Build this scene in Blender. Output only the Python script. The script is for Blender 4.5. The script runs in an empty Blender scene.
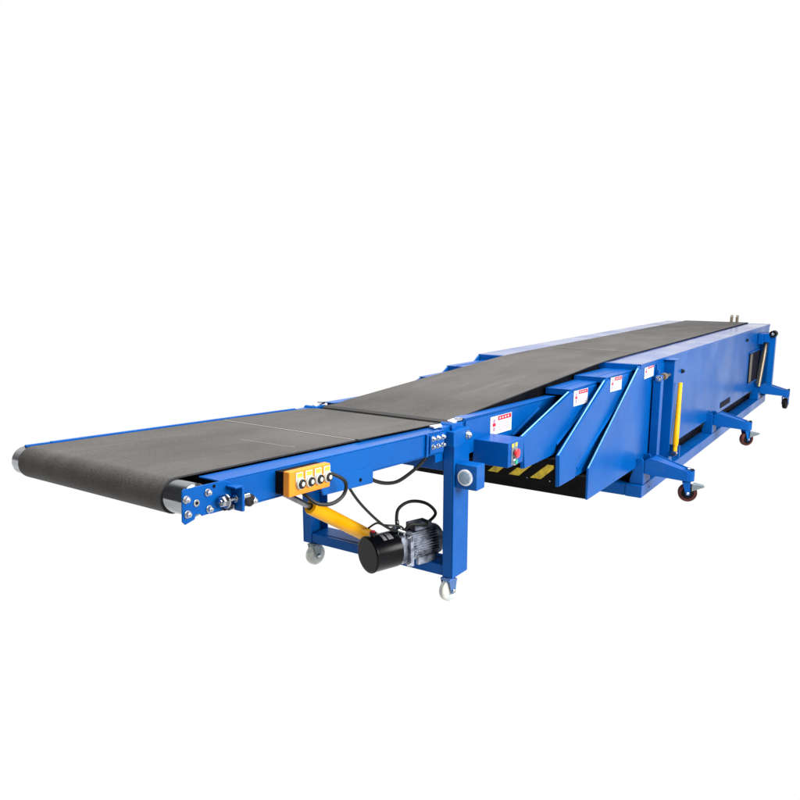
import bpy, bmesh, math, random
from mathutils import Vector, Matrix
random.seed(7)
R = math.radians
C = bpy.context.scene.collection
YC = 2.33                       # centre line of the machine (metres); X runs along its length, Z up

# ------------------------------------------------------------------ materials
def mat(name, col, rough=.5, metal=0., coat=0., spec=.5, emit=0., emitcol=None):
    m = bpy.data.materials.new(name); m.use_nodes = True
    b = m.node_tree.nodes['Principled BSDF']
    b.inputs['Base Color'].default_value = (*col, 1); b.inputs['Roughness'].default_value = rough
    b.inputs['Metallic'].default_value = metal; b.inputs['Coat Weight'].default_value = coat
    b.inputs['Coat Roughness'].default_value = .12
    b.inputs['Specular IOR Level'].default_value = spec
    if emit: b.inputs['Emission Color'].default_value = (*(emitcol or col), 1); b.inputs['Emission Strength'].default_value = emit
    return m
def noise_mat(m, c1, c2, scale, bump=0., bscale=60, rr=None, det=4, lo=.35, hi=.65, stretch=(1,1,1), bdist=.002):
    nt = m.node_tree; N = nt.nodes; L = nt.links; b = N['Principled BSDF']
    tc = N.new('ShaderNodeTexCoord'); mp = N.new('ShaderNodeMapping'); mp.inputs['Scale'].default_value = stretch
    L.new(tc.outputs['Object'], mp.inputs['Vector'])
    n = N.new('ShaderNodeTexNoise'); n.inputs['Scale'].default_value = scale; n.inputs['Detail'].default_value = det
    L.new(mp.outputs[0], n.inputs['Vector'])
    cr = N.new('ShaderNodeValToRGB'); cr.color_ramp.elements[0].position = lo; cr.color_ramp.elements[1].position = hi
    cr.color_ramp.elements[0].color = (*c1, 1); cr.color_ramp.elements[1].color = (*c2, 1)
    L.new(n.outputs['Fac'], cr.inputs['Fac']); L.new(cr.outputs['Color'], b.inputs['Base Color'])
    if rr:
        n3 = N.new('ShaderNodeTexNoise'); n3.inputs['Scale'].default_value = scale*.6; n3.inputs['Detail'].default_value = 5
        L.new(tc.outputs['Object'], n3.inputs['Vector'])
        mr = N.new('ShaderNodeMapRange'); mr.inputs['From Min'].default_value = .3; mr.inputs['From Max'].default_value = .7
        mr.inputs['To Min'].default_value = rr[0]; mr.inputs['To Max'].default_value = rr[1]
        L.new(n3.outputs['Fac'], mr.inputs['Value']); L.new(mr.outputs[0], b.inputs['Roughness'])
    if bump:
        n2 = N.new('ShaderNodeTexNoise'); n2.inputs['Scale'].default_value = bscale; n2.inputs['Detail'].default_value = 3
        L.new(tc.outputs['Object'], n2.inputs['Vector'])
        bp = N.new('ShaderNodeBump'); bp.inputs['Strength'].default_value = bump; bp.inputs['Distance'].default_value = bdist
        L.new(n2.outputs['Fac'], bp.inputs['Height']); L.new(bp.outputs[0], b.inputs['Normal'])
    return m
def grain(m, scale, amt, streak=None):
    # fine speckle and pale scuffs multiplied over the base colour
    nt = m.node_tree; N = nt.nodes; L = nt.links; b = N['Principled BSDF']; src = b.inputs['Base Color'].links[0].from_socket
    tc = N.new('ShaderNodeTexCoord'); n = N.new('ShaderNodeTexNoise'); n.inputs['Scale'].default_value = scale; n.inputs['Detail'].default_value = 2
    L.new(tc.outputs['Object'], n.inputs['Vector'])
    mr = N.new('ShaderNodeMapRange'); mr.inputs['From Min'].default_value = .3; mr.inputs['From Max'].default_value = .7
    mr.inputs['To Min'].default_value = 1-amt; mr.inputs['To Max'].default_value = 1+amt; L.new(n.outputs['Fac'], mr.inputs['Value'])
    vm = N.new('ShaderNodeVectorMath'); vm.operation = 'SCALE'; L.new(src, vm.inputs[0]); L.new(mr.outputs[0], vm.inputs['Scale']); out = vm.outputs[0]
    for sx, sy, sc_, lo, hi, col, k in (streak or ()):
        mp = N.new('ShaderNodeMapping'); mp.inputs['Scale'].default_value = (sx, sy, 1); L.new(tc.outputs['Object'], mp.inputs['Vector'])
        n2 = N.new('ShaderNodeTexNoise'); n2.inputs['Scale'].default_value = sc_; n2.inputs['Detail'].default_value = 6; n2.inputs['Roughness'].default_value = .65
        L.new(mp.outputs[0], n2.inputs['Vector'])
        m2 = N.new('ShaderNodeMapRange'); m2.inputs['From Min'].default_value = lo; m2.inputs['From Max'].default_value = hi; m2.inputs['To Max'].default_value = k
        L.new(n2.outputs['Fac'], m2.inputs['Value'])
        mx = N.new('ShaderNodeMix'); mx.data_type = 'RGBA'; L.new(m2.outputs[0], mx.inputs['Factor']); L.new(out, mx.inputs['A']); mx.inputs['B'].default_value = (*col, 1)
        out = mx.outputs['Result']
    L.new(out, b.inputs['Base Color']); return m
BLUE = noise_mat(mat('blue_paint', (.0004, .068, .292), .3, coat=.0, spec=.12), (.0002, .062, .266), (.0006, .076, .308), 3, .03, .9, (.2, .38), bdist=.012)
grain(BLUE, 30, .03, ((.6, .6, 5, .62, .80, (.05, .12, .28), .35), (3, .5, 9, .70, .80, (.01, .03, .10), .5)))
TOPB = noise_mat(mat('polished_blue_paint', (.004, .08, .34), .16, coat=.25, spec=.4), (.012, .05, .22), (.06, .09, .24), 4, rr=(.12, .32), stretch=(.4, 2, 1))
BELT = noise_mat(mat('belt_rubber', (.06, .055, .05), .68, spec=.2), (.050, .0465, .044), (.070, .0655, .062), 1.8, .45, 260, (.5, .72), det=8, stretch=(1, 2.2, 1))
grain(BELT, 190, .34, ((.35, 2.5, 3, .56, .78, (.115, .110, .106), .5), (1.5, 1.5, 1.2, .52, .66, (.076, .073, .070), .5), (.25, 6, 4, .60, .72, (.10, .095, .09), .4)))
EDGE = mat('belt_edge_rubber', (.012, .012, .013), .7)
BLACK = noise_mat(mat('black_paint', (.006, .006, .007), .5, spec=.07), (.002, .002, .002), (.006, .005, .005), 8, rr=(.35, .6))
DARK = mat('dark_steel', (.012, .012, .014), .5, .1, spec=.2)
CHROME = noise_mat(mat('zinc_plated_steel', (.5, .51, .53), .18, 1.), (.42, .43, .46), (.58, .59, .61), 14, rr=(.10, .26))
ALU = noise_mat(mat('bright_aluminium', (.8, .82, .84), .35, .6), (.72, .74, .76), (.86, .87, .88), 20, rr=(.28, .5))
CAST = noise_mat(mat('cast_aluminium', (.2, .22, .26), .45, .25, spec=.3), (.04, .048, .065), (.34, .38, .46), 24, .6, 90, (.35, .6), bdist=.003)
YEL = noise_mat(mat('yellow_paint', (.7, .33, .001), .35, coat=.0, spec=.2), (.66, .305, .001), (.76, .36, .002), 6, rr=(.28, .45))
HAZ = noise_mat(mat('hazard_yellow_paint', (.6, .42, .01), .5), (.42, .30, .02), (.72, .52, .02), 30)
ORANGE = noise_mat(mat('orange_plastic', (.66, .22, .010), .45, spec=.3), (.62, .20, .008), (.70, .24, .014), 12)
WHITE = noise_mat(mat('white_nylon', (.5, .52, .5), .4), (.40, .44, .45), (.60, .60, .50), 25)
PAPER = mat('label_paper', (.55, .55, .57), .5, spec=.3)
RED = mat('red_print', (.55, .01, .035), .4, spec=.2)
PINK = mat('faint_print', (.30, .20, .30), .5, spec=.2)
PALE = mat('white_print', (.5, .4, .42), .5)
REDB = mat('red_button', (.75, .02, .03), .3, coat=.3)
GREEN = mat('green_button', (.0, .28, .16), .3, coat=.3)
YLAB = mat('yellow_label', (.62, .50, .03), .5)
MAROON = noise_mat(mat('maroon_polyurethane', (.05, .010, .010), .45, spec=.2), (.03, .007, .008), (.075, .014, .012), 20)
RUBB = mat('cable_rubber', (.008, .008, .007), .45, spec=.25)
GLINT = mat('painted_edge_glint', (.12, .36, .46), .45)  # colour of a painted highlight on the slanted sheet edges
STEELB = mat('blue_tinted_steel', (.10, .20, .45), .3, .7)
LENS = noise_mat(mat('grey_lens_plastic', (.2, .28, .36), .4), (.14, .21, .28), (.26, .34, .42), 160)
DRUM = noise_mat(mat('brushed_steel_drum', (.34, .35, .37), .16, 1.), (.26, .27, .29), (.42, .43, .45), 30, rr=(.10, .22), stretch=(1, .1, 1))
RODC = noise_mat(mat('dark_chrome_rod', (.22, .22, .23), .15, 1.), (.16, .16, .17), (.28, .28, .29), 20)
GSTEEL = mat('dull_grey_steel', (.18, .22, .24), .4, .3)
GREYP = mat('grey_nameplate', (.25, .25, .26), .4, .3)
BROWN = mat('tarnished_steel', (.22, .18, .13), .4, .7)
OPEN = mat('dark_opening', (.006, .006, .014), .7, spec=.1)

# ------------------------------------------------------------------ mesh builder
class MB:
    def __init__(s, M=None): s.v = []; s.f = []; s.m = []; s.mats = []; s.M = M
    def _mi(s, m):
        if m not in s.mats: s.mats.append(m)
        return s.mats.index(m)
    def add(s, vs, fs, m):
        o = len(s.v); i = s._mi(m)
        for v in vs:
            v = Vector(v); s.v.append(s.M @ v if s.M else v)
        for f in fs: s.f.append([o+k for k in f]); s.m.append(i)
        return s
    def box(s, x0, x1, y0, y1, z0, z1, m):
        return s.add([(x, y, z) for x in (x0, x1) for y in (y0, y1) for z in (z0, z1)],
                     [(0,1,3,2),(4,6,7,5),(0,4,5,1),(2,3,7,6),(0,2,6,4),(1,5,7,3)], m)
    def prism(s, poly, y0, y1, m):          # polygon in XZ, extruded along Y
        n = len(poly); vs = [(x, y0, z) for x, z in poly]+[(x, y1, z) for x, z in poly]
        fs = [tuple(range(n)), tuple(range(2*n-1, n-1, -1))]+[(i, i+n, (i+1) % n+n, (i+1) % n) for i in range(n)]
        return s.add(vs, fs, m)
    def slab(s, pts, ext, m):               # any planar polygon thickened by the vector ext
        n = len(pts); e = Vector(ext); vs = [Vector(p) for p in pts]+[Vector(p)+e for p in pts]
        fs = [tuple(range(n)), tuple(range(2*n-1, n-1, -1))]+[(i, i+n, (i+1) % n+n, (i+1) % n) for i in range(n)]
        return s.add(vs, fs, m)
    def lathe(s, p0, d, prof, m, n=28):     # profile [(dist along d, radius)]
        p0 = Vector(p0); d = Vector(d).normalized()
        a = d.orthogonal().normalized(); b = d.cross(a)
        vs = []; fs = []
        for t, r in prof:
            for k in range(n):
                w = 2*math.pi*k/n
                vs.append(p0+d*t+(a*math.cos(w)+b*math.sin(w))*r)
        for j in range(len(prof)-1):
            for k in range(n):
                fs.append((j*n+k, j*n+(k+1) % n, (j+1)*n+(k+1) % n, (j+1)*n+k))
        fs.append(tuple(range(n-1, -1, -1))); q = (len(prof)-1)*n; fs.append(tuple(range(q, q+n)))
        return s.add(vs, fs, m)
    def cyl(s, p0, p1, r, m, n=24, r1=None):
        p0 = Vector(p0); p1 = Vector(p1)
        return s.lathe(p0, p1-p0, [(0, r), ((p1-p0).length, r if r1 is None else r1)], m, n)
    def hexb(s, p, d, r, h, m, washer=True): # bolt head with washer
        p = Vector(p); d = Vector(d).normalized()
        if washer: s.lathe(p, d, [(0, r*1.35), (h*.3, r*1.35)], m, 16)
        s.lathe(p+d*h*.25, d, [(0, r), (h*.8, r), (h, r*.8)], m, 6)
        return s.lathe(p+d*h*1.2, d, [(0, r*.5), (h*.3, r*.45)], m, 10)
    def tube(s, pts, r, m, n=10, sub=6):
        P = [Vector(p) for p in pts]
        Q = []
        for i in range(len(P)-1):
            a = P[max(i-1, 0)]; b = P[i]; c = P[i+1]; d = P[min(i+2, len(P)-1)]
            for k in range(sub):
                t = k/sub
                Q.append(.5*((2*b)+(-a+c)*t+(2*a-5*b+4*c-d)*t*t+(-a+3*b-3*c+d)*t**3))
        Q.append(P[-1])
        up = None; vs = []; fs = []
        for i, q in enumerate(Q):
            t = (Q[min(i+1, len(Q)-1)]-Q[max(i-1, 0)]).normalized()
            if up is None: up = t.orthogonal().normalized()
            up = (up-t*up.dot(t)).normalized(); b = t.cross(up)
            for k in range(n):
                w = 2*math.pi*k/n; vs.append(q+(up*math.cos(w)+b*math.sin(w))*r)
        for j in range(len(Q)-1):
            for k in range(n): fs.append((j*n+k, j*n+(k+1) % n, (j+1)*n+(k+1) % n, (j+1)*n+k))
        fs.append(tuple(range(n-1, -1, -1))); q = (len(Q)-1)*n; fs.append(tuple(range(q, q+n)))
        return s.add(vs, fs, m)
    def build(s, name, parent=None, bevel=.0, label=None, seg=2):
        me = bpy.data.meshes.new(name); me.from_pydata([tuple(v) for v in s.v], [], s.f)
        for m in s.mats: me.materials.append(m)
        me.polygons.foreach_set('material_index', s.m)
        bm = bmesh.new(); bm.from_mesh(me); bmesh.ops.recalc_face_normals(bm, faces=bm.faces); bm.to_mesh(me); bm.free()
        me.polygons.foreach_set('use_smooth', [True]*len(me.polygons)); me.set_sharp_from_angle(angle=R(32))
        o = bpy.data.objects.new(name, me); C.objects.link(o)
        if bevel:
            b = o.modifiers.new('bevel', 'BEVEL'); b.width = bevel; b.segments = seg; b.limit_method = 'ANGLE'; b.angle_limit = R(35); b.use_clamp_overlap = True
            b.harden_normals = True
        if parent: o.parent = parent
        if label: o['label'] = label
        return o

root = bpy.data.objects.new('belt_conveyor', None); C.objects.link(root)
root['label'] = 'long blue telescopic belt conveyor with dark grey belt and wheeled front stand'
root['category'] = 'conveyor'

# ------------------------------------------------------------------ floor
fm = bpy.data.materials.new('glowing_white_floor'); fm.use_nodes = True
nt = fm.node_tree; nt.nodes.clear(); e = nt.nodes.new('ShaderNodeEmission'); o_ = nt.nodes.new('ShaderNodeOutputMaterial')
e.inputs['Color'].default_value = (1, 1, 1, 1); e.inputs['Strength'].default_value = 1.0; nt.links.new(e.outputs[0], o_.inputs['Surface'])  # the floor itself gives off light, which hides all shadows on it
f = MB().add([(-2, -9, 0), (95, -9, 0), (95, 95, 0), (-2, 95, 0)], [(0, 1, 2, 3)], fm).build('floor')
f['kind'] = 'structure'; f['label'] = 'plain white floor, made to glow so no shadows show'

def both(fn):                    # run a builder for the near (-1) and the far (+1) side
    for s in (-1, 1): fn(s)
def ys(s, off): return YC+s*off  # distance from the centre line

# ------------------------------------------------------------------ base body (outermost shell)
HW = YC-1.66
XB = 11.28
prof = [(4.612, .222), (4.612, .430), (5.575, .996), (5.62, 1.0), (XB, 1.0), (XB, .222)]
ins = MB()                       # black inner shell: linings, floor pan, front cross plate
for s in (-1, 1):
    a, b = sorted((ys(s, HW-.017), ys(s, HW-.031)))
    ins.prism([(4.63, .232), (4.66, .43), (5.62, .985), (XB-.03, .985), (XB-.03, .232)], a, b, BLACK)
ins.box(4.622, XB-.03, YC-HW+.03, YC+HW-.03, .226, .236, BLACK)
ins.box(4.614, 4.626, YC-HW+.017, YC+HW-.017, .226, .372, BLACK)
ins.box(4.612, 4.66, YC-HW+.017, YC+HW-.017, .3715, .379, DARK)
ins.box(6.6, 6.62, YC-HW+.03, YC+HW-.03, .24, .98, BLACK)
body = ins.build('base_body', root, .001)
MB().box(XB-.02, XB-.002, YC-HW+.016, YC+HW-.016, .24, .99, BLUE).build('rear_panel', body, .003)
for s in (-1, 1):
    a, b = sorted((ys(s, HW), ys(s, HW-.016)))
    MB().prism(prof, a, b, BLUE).build('side_panel', body, .004)
    tp = MB()                    # top cover beside the belt, with a folded outer edge and a front lip
    a, b = sorted((ys(s, HW+.004), ys(s, .36)))
    tp.box(5.60, XB+.01, a, b, 1.0025, 1.0075, TOPB)
    a, b = sorted((ys(s, HW+.004), ys(s, HW+.001)))
    tp.box(5.60, XB+.01, a, b, .972, 1.0035, BLUE)
    a, b = sorted((ys(s, HW-.02), ys(s, .36)))
    tp.box(5.585, 5.605, a, b, .962, 1.0055, BLUE)
    tp.build('top_cover', body, .002)
def add_edge_glint(parent, y, knee, top, s=-1):  # pale strip put in as the bright reflection along a slanted edge
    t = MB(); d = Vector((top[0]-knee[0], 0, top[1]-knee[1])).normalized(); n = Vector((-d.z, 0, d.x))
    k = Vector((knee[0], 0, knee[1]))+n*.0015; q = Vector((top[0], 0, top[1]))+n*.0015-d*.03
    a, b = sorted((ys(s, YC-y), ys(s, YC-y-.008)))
    t.slab([(k.x, a, k.z), (q.x, a, q.z), (q.x+n.x*.004, a, q.z+n.z*.004), (k.x+n.x*.004, a, k.z+n.z*.004)], (0, b-a, 0), GLINT)
    t.build('edge_glint', parent, .001)
add_edge_glint(body, 1.66, (4.612, .430), (5.575, .996))
v = MB(); v.box(9.95, 10.62, 1.645, 1.6595, .36, .72, OPEN)
v.box(9.93, 10.64, 1.643, 1.6590, .345, .36, BLUE); v.box(9.93, 10.64, 1.643, 1.6590, .72, .735, BLUE)
v.box(9.965, 10.10, 1.6435, 1.6455, .37, .71, BROWN); v.build('drive_opening', body, .001)
MB().box(8.5, 8.98, 1.6545, 1.6595, .262, .322, OPEN).build('handling_slot', body, .003)
for x, z in ((6.80, .835), (9.7, .9)): MB().hexb((x, 1.659, z), (0, -1, 0), .016, .016, DARK).build('bolt', body)
for y in (2.065, 2.135):
    lug = MB(); lug.prism([(11.20, 1.006), (11.20, 1.09), (11.225, 1.115), (11.255, 1.115), (11.28, 1.09), (11.28, 1.006)], y-.013, y+.013, BROWN)
    lug.build('end_lug', body, .003)

# ------------------------------------------------------------------ warning labels
def warning(parent, x, y, z, w, h, dz=0.):
    m = MB()
    def q(u0, u1, v0, v1, mm, t):
        P = [(x+u*w, y-t, z-v*h+dz*u) for u, v in ((u0, v0), (u1, v0), (u1, v1), (u0, v1))]
        m.slab(P, (0, .0004, 0), mm)
    q(0, 1, 0, 1, PAPER, .0012); q(.34, .97, .03, .27, RED, .0022)
    for k in range(4): q(.40+k*.13, .47+k*.13, .10, .20, PALE, .0026)
    m.lathe((x+.17*w, y-.0012, z-.28*h), (0, -1, 0), [(0, .05*w), (.001, .05*w)], PINK, 14)
    q(.1, .24, .38, .55, RED, .0022)
    m.lathe((x+.17*w, y-.0012, z-.72*h), (0, -1, 0), [(0, .05*w), (.001, .05*w)], PINK, 14)
    for r_ in range(4):
        u = .38
        while u < .88:
            l = random.uniform(.03, .09); q(u, u+l, .36+r_*.14, .395+r_*.14, PINK, .0022); u += l+.03
    return m.build('warning_label', parent)
warning(body, 5.70, 1.6594, .982, .235, .095, 0)

# ------------------------------------------------------------------ nested booms
def ridge(parent, fold, y, s):                      # raised fold line along the rear edge of a nose plate
    (xa, za), (xb, zb) = fold; d = Vector((xb-xa, 0, zb-za)).normalized(); n = Vector((d.z, 0, -d.x))
    if n.z < 0: n = -n
    p = Vector((xa, y, za)); q = Vector((xb, y, zb)); k = Vector((0, s*.009, 0))
    m = MB(); m.add([p-n*.004, p+n*.010, p+k-n*.001, p+k-n*.004, q-n*.004, q+n*.010, q+k-n*.001, q+k-n*.004],
                    [(0, 1, 2, 3), (4, 7, 6, 5), (0, 4, 5, 1), (1, 5, 6, 2), (2, 6, 7, 3), (3, 7, 4, 0)], BLUE)
    m.build('fold_ridge', parent, .001)
def boom(yn, knee, tip, top, topz_back, xback, rear, fold):
    hw = YC-yn
    i = MB()
    for s in (-1, 1):
        a, b = sorted((ys(s, hw-.016), ys(s, hw-.025)))
        i.prism([(tip[0]+.02, tip[1]+.01), (knee[0]+.05, knee[1]), (top[0]+.06, top[1]-.035), (xback, topz_back-.035), (xback, tip[1]+.01)], a, b, BLACK)
    i.box(tip[0]+.012, xback, YC-hw+.024, YC+hw-.024, tip[1]+.004, tip[1]+.014, BLACK)
    i.box(tip[0]+.004, tip[0]+.014, YC-hw+.015, YC+hw-.015, tip[1]+.003, tip[1]+.165, BLACK)
    i.box(tip[0]+.002, tip[0]+.05, YC-hw+.015, YC+hw-.015, tip[1]+.1645, tip[1]+.171, DARK)
    i.box(top[0]+.9, top[0]+.91, YC-hw+.024, YC+hw-.024, tip[1]+.02, top[1]-.05, BLACK)
    o = i.build('boom_section', root, .001)
    for yy in (.05, .2): MB().hexb((tip[0]+.004, yn+yy, tip[1]+.03), (-1, 0, 0), .005, .004, CHROME, False).build('rivet', o)
    zt = top[1]; d = rear; sl = (topz_back-top[1])/(xback-top[0])
    p = [(tip[0], tip[1]), (knee[0], knee[1]), top, (xback, topz_back), (xback, tip[1])]
    for s in (-1, 1):
        a, b = sorted((ys(s, hw), ys(s, hw-.014)))
        MB().prism(p, a, b, BLUE).build('side_plate', o, .003)
        a, b = sorted((ys(s, hw+.012), ys(s, hw-.002)))
        MB().prism([(tip[0]+.004, tip[1]+.002), (knee[0]+.002, knee[1]), (top[0]+.004, top[1]-.012), (fold[0][0], top[1]-.012), fold[0], fold[1], (fold[1][0]-.02, tip[1]+.002)], a, b, BLUE).build('nose_plate', o, .006, seg=3)
        ridge(o, fold, ys(s, hw+.011), s)
        t = MB()
        a, b = sorted((ys(s, hw+.004), ys(s, .395)))
        t.slab([(top[0]-.002, a, top[1]+.002), (xback, a, topz_back+.002), (xback, a, topz_back+.007), (top[0]-.002, a, top[1]+.007)], (0, b-a, 0), BLUE)
        a, b = sorted((ys(s, hw-.016), ys(s, .395)))
        t.box(top[0]-.001, top[0]+.012, a, b, top[1]-.032, top[1]+.0035, BLUE)
        t.slab([(top[0]+.03, ys(s, hw-.07)-.004, top[1]+.0065+sl*.03), (xback, ys(s, hw-.07)-.004, topz_back+.0065), (xback, ys(s, hw-.07)-.004, topz_back+.010), (top[0]+.03, ys(s, hw-.07)-.004, top[1]+.010+sl*.03)], (0, .008, 0), BLUE)
        t.build('top_sheet', o, .0015)
    add_edge_glint(o, yn-.004, (knee[0]+.004, knee[1]), (top[0], top[1]))
    return o
s3 = boom(1.71, (4.21, .588), (4.222, .392), (5.00, .966), .946, 6.4, .42, ((5.45, .85), (4.50, .455)))
s2 = boom(1.77, (3.82, .765), (3.85, .575), (4.52, .938), .930, 5.9, .46, ((4.96, .865), (4.30, .637)))
warning(s3, 5.06, 1.7095-.012, .965, .235, .098, -.008)
warning(s2, 4.55, 1.7695-.012, .932, .245, .098, -.008)
# hazard stripes on the front plate of the outer sliding boom
for k in range(6):
    hz = MB(); y0 = 1.82+k*.146
    hz.slab([(4.2255, y0+.070, .425), (4.2255, y0, .425), (4.2255, y0-.083, .502), (4.2255, y0-.081, .522), (4.2255, y0-.042, .522)], (-.0012, 0, 0), HAZ)
    hz.build('hazard_stripe', s3)
# innermost boom
i = MB()
i.box(3.45, 5.6, 1.90, 2*YC-1.90, .690, .700, BLACK)
i.box(3.44, 3.45, 1.894, 2*YC-1.894, .690, .85, BLACK)
s1 = i.build('boom_section', root)
warning(s1, 3.64, 1.8715, .893, .26, .102, -.008)
for s in (-1, 1):
    a, b = sorted((ys(s, YC-1.88), ys(s, YC-1.894)))
    MB().prism([(3.36, .735), (3.36, .926), (4.52, .889), (5.6, .870), (5.6, .735)], a, b, BLUE).build('side_plate', s1, .003)
    a, b = sorted((ys(s, YC-1.872), ys(s, YC-1.879)))
    MB().prism([(3.37, .737), (3.37, .918), (4.34, .888), (4.28, .852), (3.90, .737)], a, b, BLUE).build('nose_plate', s1, .004)
    ridge(s1, ((4.28, .852), (3.92, .745)), ys(s, YC-1.873), s)
    t = MB()
    a, b = sorted((ys(s, YC-1.868), ys(s, YC-1.935)))
    t.slab([(3.35, a, .928), (4.52, a, .891), (5.6, a, .872), (5.6, a, .877), (4.52, a, .896), (3.35, a, .933)], (0, b-a, 0), BLUE)
    yy = ys(s, YC-1.905)
    t.slab([(3.55, yy-.003, .9255), (4.47, yy-.003, .8965), (4.47, yy-.003, .8995), (3.55, yy-.003, .9285)], (0, .006, 0), BLUE)
    t.build('top_sheet', s1, .0015)

# ------------------------------------------------------------------ belts
def belt_profile(path, y0, y1, name, th=.006, closed=False, wob=0.):
    # path: outer surface points in XZ; offset inwards (to the right of travel) by th
    n = len(path); inn = []
    for i in range(n):
        a = Vector(path[max(i-1, 0)]); b = Vector(path[min(i+1, n-1)]); d = (b-a).normalized()
        inn.append((path[i][0]+d.y*th, path[i][1]-d.x*th))
    m = MB(); k = 2
    vs = []
    for (x, z), (xi, zi) in zip(path, inn):
        vs += [(x, y0, z), (x, y1, z), (xi, y1, zi), (xi, y0, zi)]
    top = []; rest = []
    for i in range(n-1):
        o = i*4; p = o+4
        top.append((o, p, p+1, o+1)); rest += [(o+1, p+1, p+2, o+2), (o+2, p+2, p+3, o+3), (o+3, p+3, p, o)]
    rest += [(0, 1, 2, 3), (4*n-4, 4*n-1, 4*n-2, 4*n-3)]
    m.add(vs, top, BELT); i0 = len(m.v)-len(vs)
    mi = m._mi(EDGE)
    for f_ in rest: m.f.append([i0+q for q in f_]); m.m.append(mi)
    return m
path = [(3.285, .905), (3.30, .918)]
def smooth_join(a, b, c, r, n=8):
    A, B, D = Vector(a), Vector(b), Vector(c); p = B+(A-B).normalized()*r; q = B+(D-B).normalized()*r
    return [tuple((1-t)**2*p+2*t*(1-t)*B+t*t*q) for t in [k/n for k in range(n+1)]]
ramp = [(3.26, .900), (3.268, .914), (3.285, .923)]+smooth_join((3.285, .923), (5.55, 1.019), (XB, 1.022), .35)+[(XB-.06, 1.022), (XB-.02, 1.015), (XB, .995)]
mb_ = belt_profile(ramp, 1.925, 2.735, 'main_belt').build('main_belt', root)
# supports of the belt (black slider bed)
lp = MB(); lp.slab([(3.268, 1.927, .9165), (3.290, 1.927, .926), (3.290, 2.733, .926), (3.268, 2.733, .9165)], (-.002, 0, .0025), EDGE); lp.build('belt_lip', mb_)
sb = MB()
sb.prism([(3.36, .84), (3.36, .918), (5.50, 1.008), (5.50, .84)], 1.95, 2.71, BLACK)
sb.box(5.52, XB-.03, 1.97, 2.69, .90, 1.012, BLACK)
sb.build('slider_bed', mb_, .001)
for x0, dx, ya, yb in ((6.35, .05, 1.96, 2.70), (8.6, .05, 2.0, 2.7)):
    sm = MB()
    sm.slab([(x0, ya, 1.0222), (x0+.012, ya, 1.0222), (x0+dx+.012, yb, 1.0222), (x0+dx, yb, 1.0222)], (0, 0, .0006), GREYP)
    sm.build('belt_splice', mb_)

# ------------------------------------------------------------------ front tilting section (local frame: origin at top front edge of its side plates)
TL = Matrix.Translation((1.515, 0, .996)) @ Matrix.Rotation(math.atan(.0513), 4, 'Y')
def NB(): return MB(TL)
YN, YF = 1.84, 2.82
LN = 1.60                        # length of the side rails
RC = (.062, -.047)               # roller centre (x, z)
fr = NB()
for s in (-1, 1):
    yo = YN if s < 0 else YF
    a, b = sorted((yo-s*.006, yo-s*.016))
    fr.box(.12, LN, a, b, -.104, -.004, BLUE)                       # web
    a, b = sorted((yo-s*.006, yo-s*(.103 if s<0 else .09)))
    fr.box(.155, LN, a, b, -.004, .002, BLUE)                        # top flange
    if s > 0: fr.box(.16, LN, yo-.022, yo-.006, .0015, .0145, BLUE); fr.box(.055, .16, yo-.020, yo-.008, -.03, .0135, BLUE)
    a, b = sorted((yo-s*.006, yo-s*.06))
    fr.box(.20, LN, a, b, -.110, -.104, BLUE)                       # bottom flange
    a, b = sorted((yo-s*.010, yo-s*.002))
    fr.prism([(.66, -.085), (.69, -.150), (1.015, -.158), (1.015, -.085)], a, b, BLUE)   # hanging gusset
fr.box(.72, .78, YN+.02, YF-.02, -.10, -.05, BLUE)
fr.box(1.50, 1.56, YN+.02, YF-.02, -.10, -.05, BLUE)
front = fr.build('tilting_section', root, .003)
g = NB(); g.lathe((.925, YN+.003, -.128), (0, -1, 0), [(0, .008), (.004, .008)], BLACK, 14)
g.build('bolt_hole', front)
g = NB(); g.lathe((.13, YN+.001, -.012), (0, -1, 0), [(0, .006), (.002, .006)], BLACK, 12)
g.build('bolt_hole', front)
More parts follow.
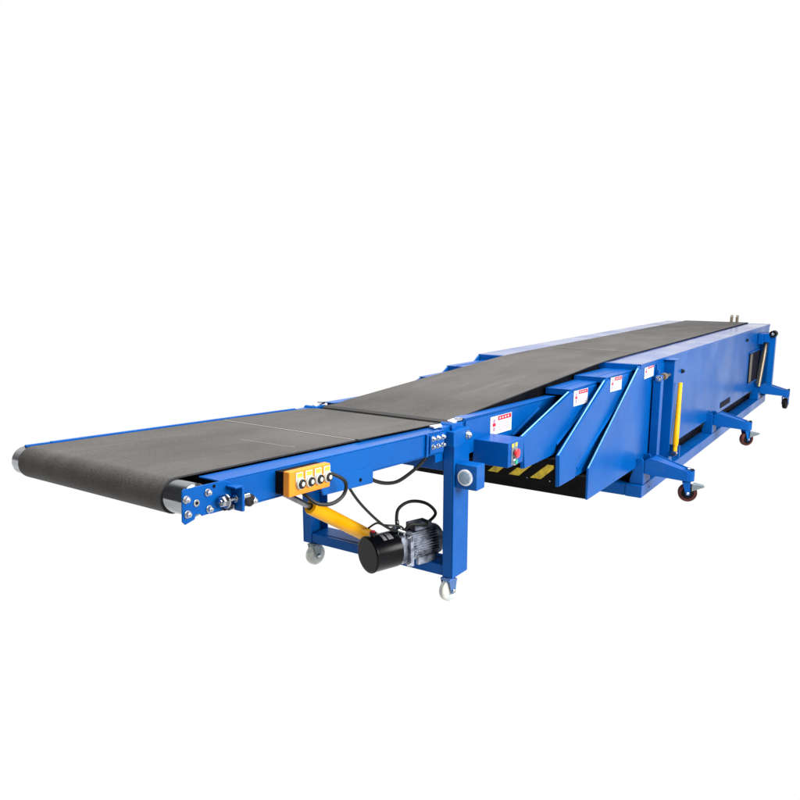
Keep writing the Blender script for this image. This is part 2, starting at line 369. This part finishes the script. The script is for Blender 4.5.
for s in (-1, 1):
    yo = YN if s < 0 else YF
    a, b = sorted((yo, yo-s*.0055))
    p = NB()
    if s > 0: p.prism([(.085, 0), (.175, 0), (.205, -.012), (.215, -.03), (.215, -.098), (.085, -.101)], a, b, BLUE)
    else: p.prism([(.006, 0), (.175, 0), (.205, -.012), (.215, -.03), (.215, -.098), (.08, -.101), (.072, -.092), (.055, -.092), (.05, -.106), (.012, -.116), (0, -.104), (0, -.006)], a, b, BLUE)
    o = p.build('end_plate', front, .0025)
    if s < 0:
        for x, z in ((.014, -.034), (.019, -.082), (.102, -.027), (.108, -.083)):
            NB().hexb((x, yo, z), (0, -1, 0), .0095, .013, CHROME).build('bolt', front, .0008)
        q = NB(); q.lathe((.056, yo, -.053), (0, -1, 0), [(0, .012), (.003, .012)], CHROME, 20)
        q.build('bolt', o, .0008)
        q = NB(); q.lathe((.056, yo-.002, -.053), (0, -1, 0), [(0, .0055), (.002, .0055)], BLACK, 16)
        q.build('shaft_end', o)
        t = NB()                                                     # belt tensioner
        t.box(.205, .217, yo-.052, yo-.001, -.104, -.024, BLUE); t.box(.18, .217, yo-.046, yo-.001, -.024, -.018, BLUE)
        t.build('tensioner_bracket', o, .002)
        t = NB(); t.hexb((.158, yo-.026, -.062), (-1, 0, 0), .018, .018, CHROME)
        t.cyl((.15, yo-.026, -.062), (.262, yo-.026, -.062), .0075, CHROME, 14)
        t.lathe((.196, yo-.026, -.062), (1, 0, 0), [(0, .014), (.01, .014)], CHROME, 6)
        t.lathe((.219, yo-.026, -.062), (1, 0, 0), [(0, .015), (.013, .015)], CHROME, 6)
        t.cyl((.16, yo-.014, -.090), (.235, yo-.014, -.090), .008, DARK, 12)
        t.lathe((.222, yo-.014, -.090), (1, 0, 0), [(0, .012), (.01, .012)], CHROME, 6)
        t.lathe((.192, yo-.014, -.090), (1, 0, 0), [(0, .012), (.01, .012)], CHROME, 6)
        t.build('tensioner_bolt', o, .0008)
        t = NB(); t.lathe((.27, yo+.006, -.082), (0, -1, 0), [(0, .022), (.03, .022), (.035, .015)], DARK, 20)
        t.hexb((.285, yo-.02, -.086), (0, -1, 0), .011, .014, CHROME)
        t.build('shaft_nut', o, .001)
rl = NB(); rl.lathe((RC[0], YN+.008, RC[1]), (0, 1, 0), [(0, .047), (.004, .0545), (YF-YN-.010, .0545), (YF-YN-.006, .053)], DRUM, 64)
rl.build('end_roller', front)
# front belt: over the roller and back underneath
pth = [(LN+.135, .0), (LN+.12, .012), (LN+.09, .016)]
fpath = [(x, z) for x, z in [(.18, -.100)]]
arc = [(RC[0]+.0605*math.sin(-t), RC[1]+.0605*math.cos(t)) for t in [math.pi-k*math.pi/24 for k in range(25)]]
fpath = [(LN-.12, -.095), (.30, -.097)]+arc+[(.4, .0135), (.9, .0135), (1.4, .0135), (LN+.06, .012), (LN+.125, .008), (LN+.152, -.004), (LN+.16, -.02)]
fb = belt_profile(fpath, 1.948, 2.765, 'front_belt')
fb.M = None; fb.v = [TL @ v for v in fb.v]
fbo = fb.build('front_belt', front)
sm = NB()
def flat(x0, y0, x1, y1, w, m, z=.0137):
    d = Vector((x1-x0, y1-y0)).normalized(); n = Vector((-d.y, d.x))*w/2
    sm.slab([(x0-n.x, y0-n.y, z), (x1-n.x, y1-n.y, z), (x1+n.x, y1+n.y, z), (x0+n.x, y0+n.y, z)], (0, 0, .0005), m)
fl = NB(); fl.slab([(1.034, 1.936, .0140), (1.030, 2.20, .0140), (1.037, 2.45, .0140), (1.034, 2.758, .0140), (1.66, 2.750, .0125), (1.66, 1.938, .0125)], (0, 0, .0022), BELT)
fl.build('belt_flap', fbo)
SEAM = mat('pale_splice', (.19, .18, .17), .6)
segs = [(1.028, 1.955), (1.024, 2.2), (1.031, 2.45), (1.028, 2.75)]
for a, b in zip(segs, segs[1:]): flat(a[0], a[1], b[0], b[1], .017, SEAM, .0142)
sm.build('belt_splice', fbo)
sm = NB(); flat(.72, 2.02, .70, 2.30, .005, SEAM); sm.build('scuff_mark', fbo)
# hinge bolt plate at the rear of the near rail
hp = NB(); hp.prism([(1.46, -.098), (1.46, -.012), (1.585, -.012), (1.585, -.085), (1.56, -.098)], YN-.004, YN+.004, BLUE)
hp.prism([(1.425, -.108), (1.425, .0), (1.44, .0), (1.44, -.108)], YN-.006, YN+.004, BLUE)
hpo = hp.build('hinge_plate', front, .002)
for x in (1.478, 1.523, 1.568):
    for z in (-.026, -.064): NB().hexb((x, YN-.004, z), (0, -1, 0), .0095, .012, CHROME).build('bolt', front, .0008)

# orange control box, parallel to the rail
cb = NB(); cb.box(.422, .640, YN-.034, YN+.004, -.092, -.008, BLACK)
cbm = cb.build('control_box', front, .003, 'orange push-button control box on a black mount')
cb = NB(); cb.box(.418, .645, YN-.066, YN-.035, -.096, -.004, ORANGE)
cf = cb.build('box_cover', cbm, .005)
for k in range(4):
    x = .468+k*.051
    b = NB(); b.box(x-.018, x+.020, YN-.0685, YN-.0662, -.046, -.012, WHITE)
    b.lathe((x+.004, YN-.066, -.053), (0, -1, 0), [(0, .021), (.009, .021), (.012, .018)], WHITE, 24)
    b.lathe((x+.004, YN-.077, -.053), (0, -1, 0), [(0, .0175), (.004, .0175), (.006, .015)], RUBB, 24)
    b.lathe((x+.004, YN-.082, -.053), (0, -1, 0), [(0, .0085), (.003, .0085)], WHITE, 16)
    b.box(x-.012, x+.016, YN-.0695, YN-.0686, -.030, -.015, YLAB)
    b.build('push_button', cbm, .001)

# ------------------------------------------------------------------ valley hinge blocks (bright plates), both sides
for y0, y1, k in ((1.862, 1.925, -1), (2.762, 2.815, 1)):
    hb = MB()
    if k < 0: hb.slab([(3.08, y0+.022, .922), (3.15, y0+.020, .918), (3.19, y1-.012, .917), (3.10, y1, .921)], (0, 0, .010), ALU)
    hb.slab([(3.25, y0+.012, .918), (3.32, y0+.026, .922), (3.35, y1-.004, .925), (3.27, y1, .921)], (0, 0, .009), ALU)
    hb.box(3.30, 3.335, y0+.01, y0+.04, .926, .940, CHROME)
    hb.cyl((3.215, y0-.01, .912), (3.215, y1, .912), .020, BLUE, 20)
    hb.box(3.12, 3.33, y0+.004, y1-.002, .87, .9215, BLUE)
    hb.build('hinge_block', root, .002)

# ------------------------------------------------------------------ front support stand on casters
cbx = MB(); cbx.box(3.196, 3.34, 1.90, 2.772, .132, .186, BLUE); cbx.box(3.22, 3.335, 1.905, 2.767, .1855, .189, BLUE)
stand = cbx.build('support_stand', root, .005)
for s in (-1, 1):
    st = MB(); yo = 1.835 if s < 0 else 2.836; q = -s
    a, b = sorted((yo, yo+q*.008)); st.box(3.19, 3.345, a, b, .128, .872, BLUE)      # web
    for x0 in (3.19, 3.337):
        a, b = sorted((yo+q*.008, yo+q*.062)); st.box(x0, x0+.008, a, b, .128, .823, BLUE)
    st.box(3.198, 3.337, *sorted((yo+q*.008, yo+q*.062)), .1285, .136, BLUE)
    a, b = sorted((yo-q*.012, yo+q*.05)); st.box(3.165, 3.325, a, b, .822, .898, BLUE)  # clevis head
    st.build('post', stand, .004)
cbx = MB(); cbx.box(3.196, 3.31, 1.90, 2.772, .686, .755, BLUE); cbx.box(3.12, 3.20, 1.90, 1.915, .74, .83, BLUE)
cbx.build('top_beam', stand, .004)
q = MB()
q.hexb((3.30, 1.823, .862), (0, -1, 0), .017, .016, CHROME)
q.build('bolt', stand, .001)
lb = MB(); lb.box(3.205, 3.29, 1.715, 1.834, .607, .732, BLUE)
lo = lb.build('lamp_box', stand, .004)
l = MB(); l.lathe((3.2045, 1.778, .668), (-1, 0, 0), [(0, .042), (.006, .042), (.009, .038)], ALU, 40)
l.lathe((3.1955, 1.778, .668), (-1, 0, 0), [(0, .032), (.004, .030), (.007, .018), (.008, .004)], LENS, 40)
for k in range(3): l.lathe((3.1955, 1.778, .668), (-1, 0, 0), [(0, .032-.008*k), (.0035+.0015*k, .032-.008*k), (.0035+.0015*k, .030-.008*k), (0, .030-.008*k)], LENS, 36)
l.build('round_lamp', lo)

def caster(parent, x, y, ztop, r, w, ax, tread, fork, hubm, brake=False, forkdark=False, trail=.03):
    a = Vector((math.cos(ax), math.sin(ax), 0)); t = Vector((-a.y, a.x, 0))       # a: axle direction; t: rolling direction
    c = Vector((x, y, r))
    wh = MB(); wh.lathe(c-a*w/2, a, [(0, r*.80), (.003, r*.93), (w*.22, r), (w*.78, r), (w-.003, r*.93), (w, r*.80)], tread, 40)
    wo = wh.build('caster_wheel', parent)
    h = MB(); h.lathe(c-a*(w/2+.002), a, [(0, r*.5), (.003, r*.74), (w+.001, r*.74), (w+.004, r*.5)], hubm, 32)
    h.build('wheel_hub', parent)
    fk = MB(); M = Matrix.Translation(c) @ Matrix(((t.x, a.x, 0, 0), (t.y, a.y, 0, 0), (0, 0, 1, 0), (0, 0, 0, 1)))
    fk.M = M; zt = ztop-r
    for s in (-1, 1):
        y0 = s*(w/2+.010); aa, bb = sorted((y0, y0+s*.004))
        fk.prism([(-.013, -.016), (.013, -.016), (.017, 0), (.030+trail*.5, zt-.012), (-.026+trail*.5, zt-.012), (-.017, 0)], aa, bb, fork)
        fk.lathe((0, y0+s*.004, 0), (0, s, 0), [(0, .011), (.006, .011), (.010, .006)], CHROME, 16)
    fk.box(-.027+trail*.5, .031+trail*.5, -w/2-.014, w/2+.014, zt-.016, zt-.006, fork)
    fk.lathe((.002+trail*.5, 0, zt-.007), (0, 0, 1), [(0, .030), (.0065, .030)], fork, 24)
    fk.build('caster_fork', parent, .0015)
caster(stand, 3.212, 1.868, .1285, .060, .038, R(76), WHITE, STEELB, WHITE, trail=.0)
caster(stand, 3.212, 2.765, .1285, .060, .038, R(76), WHITE, GSTEEL, WHITE, trail=.0)

# ------------------------------------------------------------------ yellow lifting cylinder below the front section
A = Vector((2.12, 2.33, .895)); B = Vector((3.25, 2.33, .212)); D = (B-A).normalized(); LT = (B-A).length
x0 = (2.675-A.x)/D.x
cy = MB(); cy.lathe(A+D*x0, D, [(0, .026), (.002, .034), (.012, .037), (LT-x0-.05, .037), (LT-x0-.03, .030)], YEL, 36)
cy.box(B.x-.045, B.x+.02, 2.30, 2.36, .186, .225, YEL)
co = cy.build('lifting_cylinder', root, .001, 'yellow hydraulic cylinder with a chrome rod')
cy = MB(); cy.lathe(A+D*(x0-.002), D, [(0, .018), (.003, .018)], DARK, 24); cy.build('seal_ring', co)
cy = MB(); cy.cyl(A, A+D*(x0-.001), .0145, RODC, 24); cy.build('piston_rod', co)
cy = MB(); cy.box(2.09, 2.15, 2.28, 2.30, .86, .93, BLUE); cy.box(2.09, 2.15, 2.36, 2.38, .86, .93, BLUE); cy.cyl((2.12, 2.27, .893), (2.12, 2.39, .893), .012, CHROME, 14)
cy.build('rod_bracket', co, .002)

# ------------------------------------------------------------------ hydraulic power unit
ang = R(19); U = Vector((-math.cos(ang), math.sin(ang), 0))          # from motor towards the tank front
O = Vector((3.215, 2.052, .279))
V = Vector((U.y, -U.x, 0))                                            # sideways
pu = MB(); pu.lathe(O+U*.165, U, [(0, .086), (.006, .092), (.150, .092), (.156, .094), (.160, .094), (.163, .086), (.166, .084), (.168, .0)][:-1], BLACK, 56)
TANK = mat('gloss_black_paint', (.002, .002, .003), .28, coat=.03, spec=.14)
pu.mats = [TANK]
punit = pu.build('power_unit', root, 0, 'hydraulic power unit with gloss black tank')
pc = MB(); T = O+U*.295+Vector((0, 0, .085)); pc.lathe(T, (0, 0, 1), [(0, .011), (.014, .011), (.014, .017), (.028, .017), (.031, .012)], DARK, 20)
pc.lathe(T+Vector((0, 0, .030)), (0, 0, 1), [(0, .013), (.004, .012)], RED, 20); pc.build('filler_cap', punit)
pc = MB()
for d0, d1, w0 in ((.205, .235, .5), (.245, .265, .55)):
    n = 5; pts = []
    for k in range(n+1):
        t = R(55+10*k/n*3); 
        pts.append(t)
    for k in range(n):
        def pt(d, t): return O+U*d-V*(.0928*math.cos(t))*1+Vector((0, 0, .0928*math.sin(t)))
        p4 = [pt(d0, pts[k]), pt(d1, pts[k]), pt(d1, pts[k+1]), pt(d0, pts[k+1])]
        pc.slab(p4, (0, 0, .0006), GREYP)
pc.build('nameplate', punit)
# valve block between tank and motor
pv = MB()
MM = Matrix.Translation(O) @ Matrix(((U.x, V.x, 0, 0), (U.y, V.y, 0, 0), (0, 0, 1, 0), (0, 0, 0, 1)))
pv.M = MM
pv.box(.120, .163, -.062, .062, -.07, .07, CAST); pv.box(.10, .122, -.085, .085, -.085, .080, CAST)
pv.cyl((.14, 0, .07), (.14, 0, .105), .014, CHROME, 16); pv.cyl((.13, -.04, .065), (.13, -.04, .095), .012, CHROME, 16)
for y, z in ((-.075, -.075), (.075, -.075), (.075, .07), (-.075, .07), (.078, -.03)): pv.hexb((.122, y, z), (1, 0, 0), .008, .010, CHROME)
pv.cyl((.145, .05, -.03), (.145, .085, -.055), .010, CHROME, 12); pv.cyl((.14, .062, 0), (.14, .09, 0), .012, CHROME, 12)
pv.build('valve_block', punit, .002)
pm = MB(MM)
pm.lathe((-.10, 0, 0), (1, 0, 0), [(0, .045), (.012, .064), (.022, .070), (.198, .070), (.200, .080), (.206, .080)], CAST, 40)
for k in range(36):
    w = 2*math.pi*k/36
    if 1.1 < w < 2.0: continue
    c_, s_ = math.cos(w), math.sin(w); r0, r1 = .068, .083; h = .0018
    pts = [(-.070, c_*r0-s_*h, s_*r0+c_*h), (-.070, c_*r1-s_*h, s_*r1+c_*h), (.085, c_*r1-s_*h, s_*r1+c_*h), (.085, c_*r0-s_*h, s_*r0+c_*h)]
    pm.slab(pts, (0, s_*2*h, -c_*2*h), CAST)
pm.lathe((-.115, 0, 0), (1, 0, 0), [(0, .052), (.006, .078), (.036, .086), (.044, .086)], CAST, 36)
pm.box(-.055, .055, -.035, .045, .078, .108, CAST)
pm.box(-.05, .06, -.07, -.05, -.094, -.055, CAST); pm.box(-.05, .06, .05, .07, -.094, -.055, CAST)
pm.build('pump_motor', punit, .001)
def hose(pts, r, name='hydraulic_hose', parent=punit, m=RUBB):
    t = MB(); t.tube(pts, r, m); return t.build(name, parent)
F1 = MM @ Vector((.14, 0, .10)); F2 = MM @ Vector((.13, -.04, .09)); F3 = MM @ Vector((-.03, .01, .108))
hose([(2.56, 2.02, .79), (2.60, 2.04, .73), (2.705, 2.05, .615), (2.86, 2.05, .480), (2.98, 2.05, .405), F2+Vector((-.03, .02, .02)), F2], .0065)
hose([F1, F1+Vector((-.012, 0, .04)), F1+Vector((.002, -.0, .10)), F1+Vector((.055, -.02, .128)), F1+Vector((.13, -.04, .118)), F1+Vector((.20, -.06, .085)), F1+Vector((.245, -.075, .03)), F1+Vector((.22, -.05, -.012)), F3+Vector((.02, 0, -.01))], .0085)
hose([F2, F2+Vector((.03, -.02, .035)), F2+Vector((.12, -.06, .015)), F3], .008)
hose([B+Vector((-.16, -.04, .13)), (3.04, 2.2, .40), (3.0, 2.12, .415), F2+Vector((-.01, .02, .03)), F2+Vector((0, 0, .01))], .0055)
t = MB(); t.cyl(F1-Vector((0, 0, .01)), F1+Vector((-.010, 0, .045)), .0105, CHROME, 14); t.cyl(F2, F2+Vector((-.035, .03, .02)), .010, CHROME, 14); t.build('hose_fitting', punit)

# cables of the front section
def cable(pts, r): 
    t = MB(); t.tube(pts, r, RUBB); return t.build('cable', front)
cable([(2.13, 1.822, .915), (2.18, 1.808, .912), (2.245, 1.785, .875), (2.265, 1.785, .838), (2.245, 1.79, .803), (2.19, 1.80, .787), (2.13, 1.82, .80), (2.10, 1.86, .84), (2.10, 1.90, .87)], .0075)
cable([(2.60, 1.93, .84), (2.65, 1.95, .765), (2.72, 1.95, .728), (2.80, 1.95, .706), (2.87, 1.95, .700), (2.95, 1.95, .712), (3.04, 1.95, .735), (3.12, 1.95, .765), (3.20, 1.95, .80)], .0085)

# ------------------------------------------------------------------ blue switch box on the inner boom
sw = MB(); SX0, SX1, SY0 = 3.46, 3.64, 1.672
sw.box(SX0, SX1, SY0, 1.879, .676, .806, BLUE)
swb = sw.build('switch_box', s1, .004)
e_ = MB()
xc = 3.530
e_.box(3.494, 3.562, SY0-.0025, SY0-.0005, .685, .798, GSTEEL)
e_.box(3.496, 3.518, SY0-.0032, SY0-.0026, .778, .796, YLAB); e_.box(3.538, 3.560, SY0-.0032, SY0-.0026, .778, .796, YLAB)
e_.build('button_plate', swb, .001)
e_ = MB(); e_.lathe((xc, SY0-.007, .744), (0, -1, 0), [(0, .014), (.006, .014), (.008, .024), (.016, .024), (.019, .017)], REDB, 28)
e_.build('emergency_stop', swb)
e_ = MB(); e_.lathe((xc-.004, SY0-.003, .700), (0, -1, 0), [(0, .020), (.007, .020), (.009, .017)], CHROME, 24); e_.lathe((xc-.004, SY0-.012, .700), (0, -1, 0), [(0, .014), (.006, .014)], GREEN, 24)
e_.build('start_button', swb)

# ------------------------------------------------------------------ base frame on the floor
bf = MB(); bf.box(5.705, 10.98, 1.735, 2*YC-1.735, .02, .219, BLACK)  # black block added as the shade in the gap between rails and body
base = bf.build('base_frame_shade_core', root, .005)
for s in (-1, 1):
    yo = 1.595 if s < 0 else 3.065; a, b = sorted((yo, yo-s*.125))
    MB().box(5.585, 11.0, a, b, .004, .098, BLUE).build('side_rail', base, .005)
MB().box(5.588, 5.70, 1.722, 2.938, .006, .096, BLUE).build('cross_member', base, .005)
MB().box(10.985, 11.0, 1.722, 2.938, .006, .096, BLUE).build('cross_member', base, .005)
q = MB(); q.lathe((5.78, 1.5945, .05), (0, -1, 0), [(0, .008), (.002, .008)], BLACK, 14); q.build('bolt_hole', base)

def outrigger(x, ax, last=False):
    m = MB()
    yi, yo = 1.60, 1.285
    # tapered arm: root deep and wide, tip shallow and narrow
    w0, w1 = .085, .055
    vs = []
    for (y, z0, z1, w) in ((yi, .185, .285, w0), (yi-.04, .178, .300, w0), (yo, .160, .228, w1)):
        vs += [(x-w, y, z0), (x+w, y, z0), (x+w, y, z1), (x-w, y, z1)]
    fs = [(0, 1, 2, 3), (8, 11, 10, 9)]
    for j in (0, 4):
        for k in range(4): fs.append((j+k, j+4+k, j+4+(k+1) % 4, j+(k+1) % 4))
    m.add(vs, fs, BLUE)
    for sgn in (-1, 1):                                               # folded side lips
        m.slab([(x+sgn*w0, yi-.04, .300), (x+sgn*w1, yo+.01, .231), (x+sgn*w1, yo+.01, .238), (x+sgn*w0, yi-.04, .308)], (-sgn*.01, 0, 0), BLUE)
    m.slab([(x-.098, 1.602, .190), (x-.098, 1.602, .285), (x-.098, 1.618, .302), (x-.098, 1.655, .296), (x-.098, 1.70, .13), (x-.098, 1.70, .099), (x-.098, 1.602, .099)], (.012, 0, 0), BLUE)
    m.slab([(x+.086, 1.602, .190), (x+.086, 1.602, .285), (x+.086, 1.618, .302), (x+.086, 1.655, .296), (x+.086, 1.70, .13), (x+.086, 1.70, .099), (x+.086, 1.602, .099)], (.012, 0, 0), BLUE)
    m.box(x-.086, x+.086, 1.600, 1.612, .099, .185, BLUE)
    m.cyl((x-.0, yo+.012, .158), (x, yo+.012, .243), .042, BLUE, 24)
    o = m.build('outrigger_arm', root, .004)
    q = MB(); q.hexb((x-.025, yo-.02, .243), (0, 0, 1), .010, .010, DARK); q.hexb((x, yo+.012, .240), (0, 0, 1), .018, .010, CHROME); q.build('bolt', o)
    caster(o, x, yo+.012, .160, .068, .046, ax, BLACK if last else MAROON, BLUE, BLACK, trail=-.03)
    return o
o1 = outrigger(5.72, R(197)); o2 = outrigger(8.0, R(226)); o3 = outrigger(10.55, R(262), True)
for o, (x, a) in ((o1, (5.72, R(197))), (o2, (8.0, R(226)))):
    br = MB(); t = Vector((math.cos(a), math.sin(a), 0)); p = Vector((-t.y, t.x, 0))
    if p.x < 0: p = -p
    c = Vector((x-.03, 1.262, .112)); d = Vector((.10, -1, .22)).normalized()
    br.slab([c+Vector((0, 0, .020)), c+d*.045+Vector((0, 0, .018)), c+d*.088+Vector((0, 0, .007)), c+d*.086-Vector((0, 0, .004)), c+d*.045-Vector((0, 0, .014)), c-Vector((0, 0, .026))], (.012, .0, .0), GSTEEL)
    br.slab([c+Vector((0, 0, .024)), c+Vector((.07, 0, .024)), c+Vector((.07, 0, 0))+d*.07, c+d*.07], (0, 0, .004), GSTEEL)
    br.build('brake_pedal', o, .001)

# ------------------------------------------------------------------ lifting strut of the first outrigger
s_ = MB()
s_.box(6.20, 6.206, 1.572, 1.658, .10, .985, BLUE); s_.box(6.206, 6.30, 1.572, 1.578, .10, .985, BLUE); s_.box(6.294, 6.30, 1.578, 1.658, .10, .985, BLUE)
s_.box(6.185, 6.315, 1.560, 1.659, .985, .993, BLUE)
s_.box(5.995, 6.20, 1.650, 1.6575, .12, .97, BLUE)
mast = s_.build('mast_channel', root, .003)
s_ = MB(); s_.box(5.90, 5.975, 1.588, 1.648, .20, .855, BLUE); s_.box(5.985, 6.02, 1.630, 1.656, .20, .93, BLUE); s_.box(5.90, 5.96, 1.59, 1.634, .855, .895, BLUE)
s_.build('jack_tube', mast, .003)
s_ = MB(); s_.hexb((5.90, 1.608, .872), (-1, 0, 0), .018, .018, CHROME); s_.cyl((6.06, 1.605, .876), (6.0, 1.605, .876), .027, BROWN, 20); s_.cyl((5.9, 1.605, .872), (6.2, 1.605, .872), .011, BROWN, 12)
s_.build('pivot_pin', mast, .001)
a = Vector((6.31, 1.545, .80)); b = Vector((6.22, 1.53, .30)); d = (b-a).normalized()
s_ = MB(); s_.lathe(a, d, [(0, .013), (.006, .0165), ((b-a).length-.10, .0225), ((b-a).length-.03, .0235), ((b-a).length, .020)], YEL, 24)
lc = s_.build('leg_cylinder', mast, 0, 'slim yellow hydraulic cylinder')
s_ = MB(); s_.cyl(b, b+d*.075, .017, YEL, 16); s_.cyl(b+d*.06+Vector((-.03, 0, 0)), b+d*.06+Vector((.03, 0, 0)), .022, CHROME, 14); s_.box(6.24, 6.255, 1.50, 1.575, .20, .30, BLUE)
s_.build('rod_eye', lc, .001)
# rear strut
s_ = MB(); s_.box(10.52, 10.60, 1.468, 1.535, .24, .90, BLUE); s_.box(10.44, 10.70, 1.60, 1.655, .80, .93, BLUE)
s_.box(10.50, 10.56, 1.53, 1.60, .82, .93, BLUE); s_.box(10.72, 11.24, 1.56, 1.655, .12, .90, BLUE)
rs = s_.build('mast_channel', root, .004)
s_ = MB(); s_.cyl((10.50, 1.503, .925), (10.64, 1.503, .925), .042, BLACK, 28); s_.hexb((10.50, 1.503, .925), (-1, 0, 0), .014, .01, CHROME); s_.build('guide_roller', rs, .002)
s_ = MB(); s_.cyl((10.60, 1.575, .87), (10.42, 1.60, .27), .022, BROWN, 20); s_.cyl((10.66, 1.60, .85), (10.48, 1.63, .27), .018, GSTEEL, 18); s_.build('leg_cylinder', rs, 0, 'tarnished bare steel cylinder')

# ------------------------------------------------------------------ world, lamps, camera
w = bpy.data.worlds.new('World'); bpy.context.scene.world = w; w.use_nodes = True
nt = w.node_tree; N = nt.nodes; L = nt.links; bg = N['Background']
tc = N.new('ShaderNodeTexCoord'); dp = N.new('ShaderNodeVectorMath'); dp.operation = 'DOT_PRODUCT'
dp.inputs[1].default_value = (math.cos(R(34)), math.sin(R(34)), 0); L.new(tc.outputs['Generated'], dp.inputs[0])
mr = N.new('ShaderNodeMapRange'); mr.interpolation_type = 'SMOOTHSTEP'
mr.inputs['From Min'].default_value = .30; mr.inputs['From Max'].default_value = .74
mr.inputs['To Min'].default_value = .08; mr.inputs['To Max'].default_value = 1.0
L.new(dp.outputs['Value'], mr.inputs['Value']); L.new(mr.outputs[0], bg.inputs['Color']); bg.inputs['Strength'].default_value = 1.0

def area(name, loc, tgt, sx, sy, power, col=(1, 1, 1)):
    l = bpy.data.lights.new(name, 'AREA'); l.shape = 'RECTANGLE'; l.size = sx; l.size_y = sy; l.energy = power; l.color = col
    o = bpy.data.objects.new(name, l); C.objects.link(o); o.location = loc
    o.rotation_euler = (Vector(tgt)-Vector(loc)).to_track_quat('-Z', 'Y').to_euler()
    o['kind'] = 'structure'
    return o
area('side_softbox', (3.9, -5.6, 3.6), (5.2, 1.7, .6), 7, 3.5, 1450, (1, .99, .97))
area('ceiling_softbox', (4.5, 2.0, 7.0), (4.5, 2.0, 0), 12, 7, 1500, (1, .99, .98))

cam = bpy.data.cameras.new('camera'); co_ = bpy.data.objects.new('camera', cam); C.objects.link(co_)
co_.location = (0, 0, 1.65)
yaw = R(34.0707); pit = R(10.7448)
fwd = Vector((math.cos(yaw)*math.cos(pit), math.sin(yaw)*math.cos(pit), -math.sin(pit)))
co_.rotation_euler = fwd.to_track_quat('-Z', 'Y').to_euler()
cam.sensor_width = 36; cam.lens = 36*764.117/800; cam.shift_y = 20/800; cam.clip_end = 500; cam.clip_start = .05
sc = bpy.context.scene; sc.camera = co_
sc.view_settings.view_transform = 'Standard'; sc.view_settings.look = 'None'; sc.view_settings.exposure = 0; sc.view_settings.gamma = 1
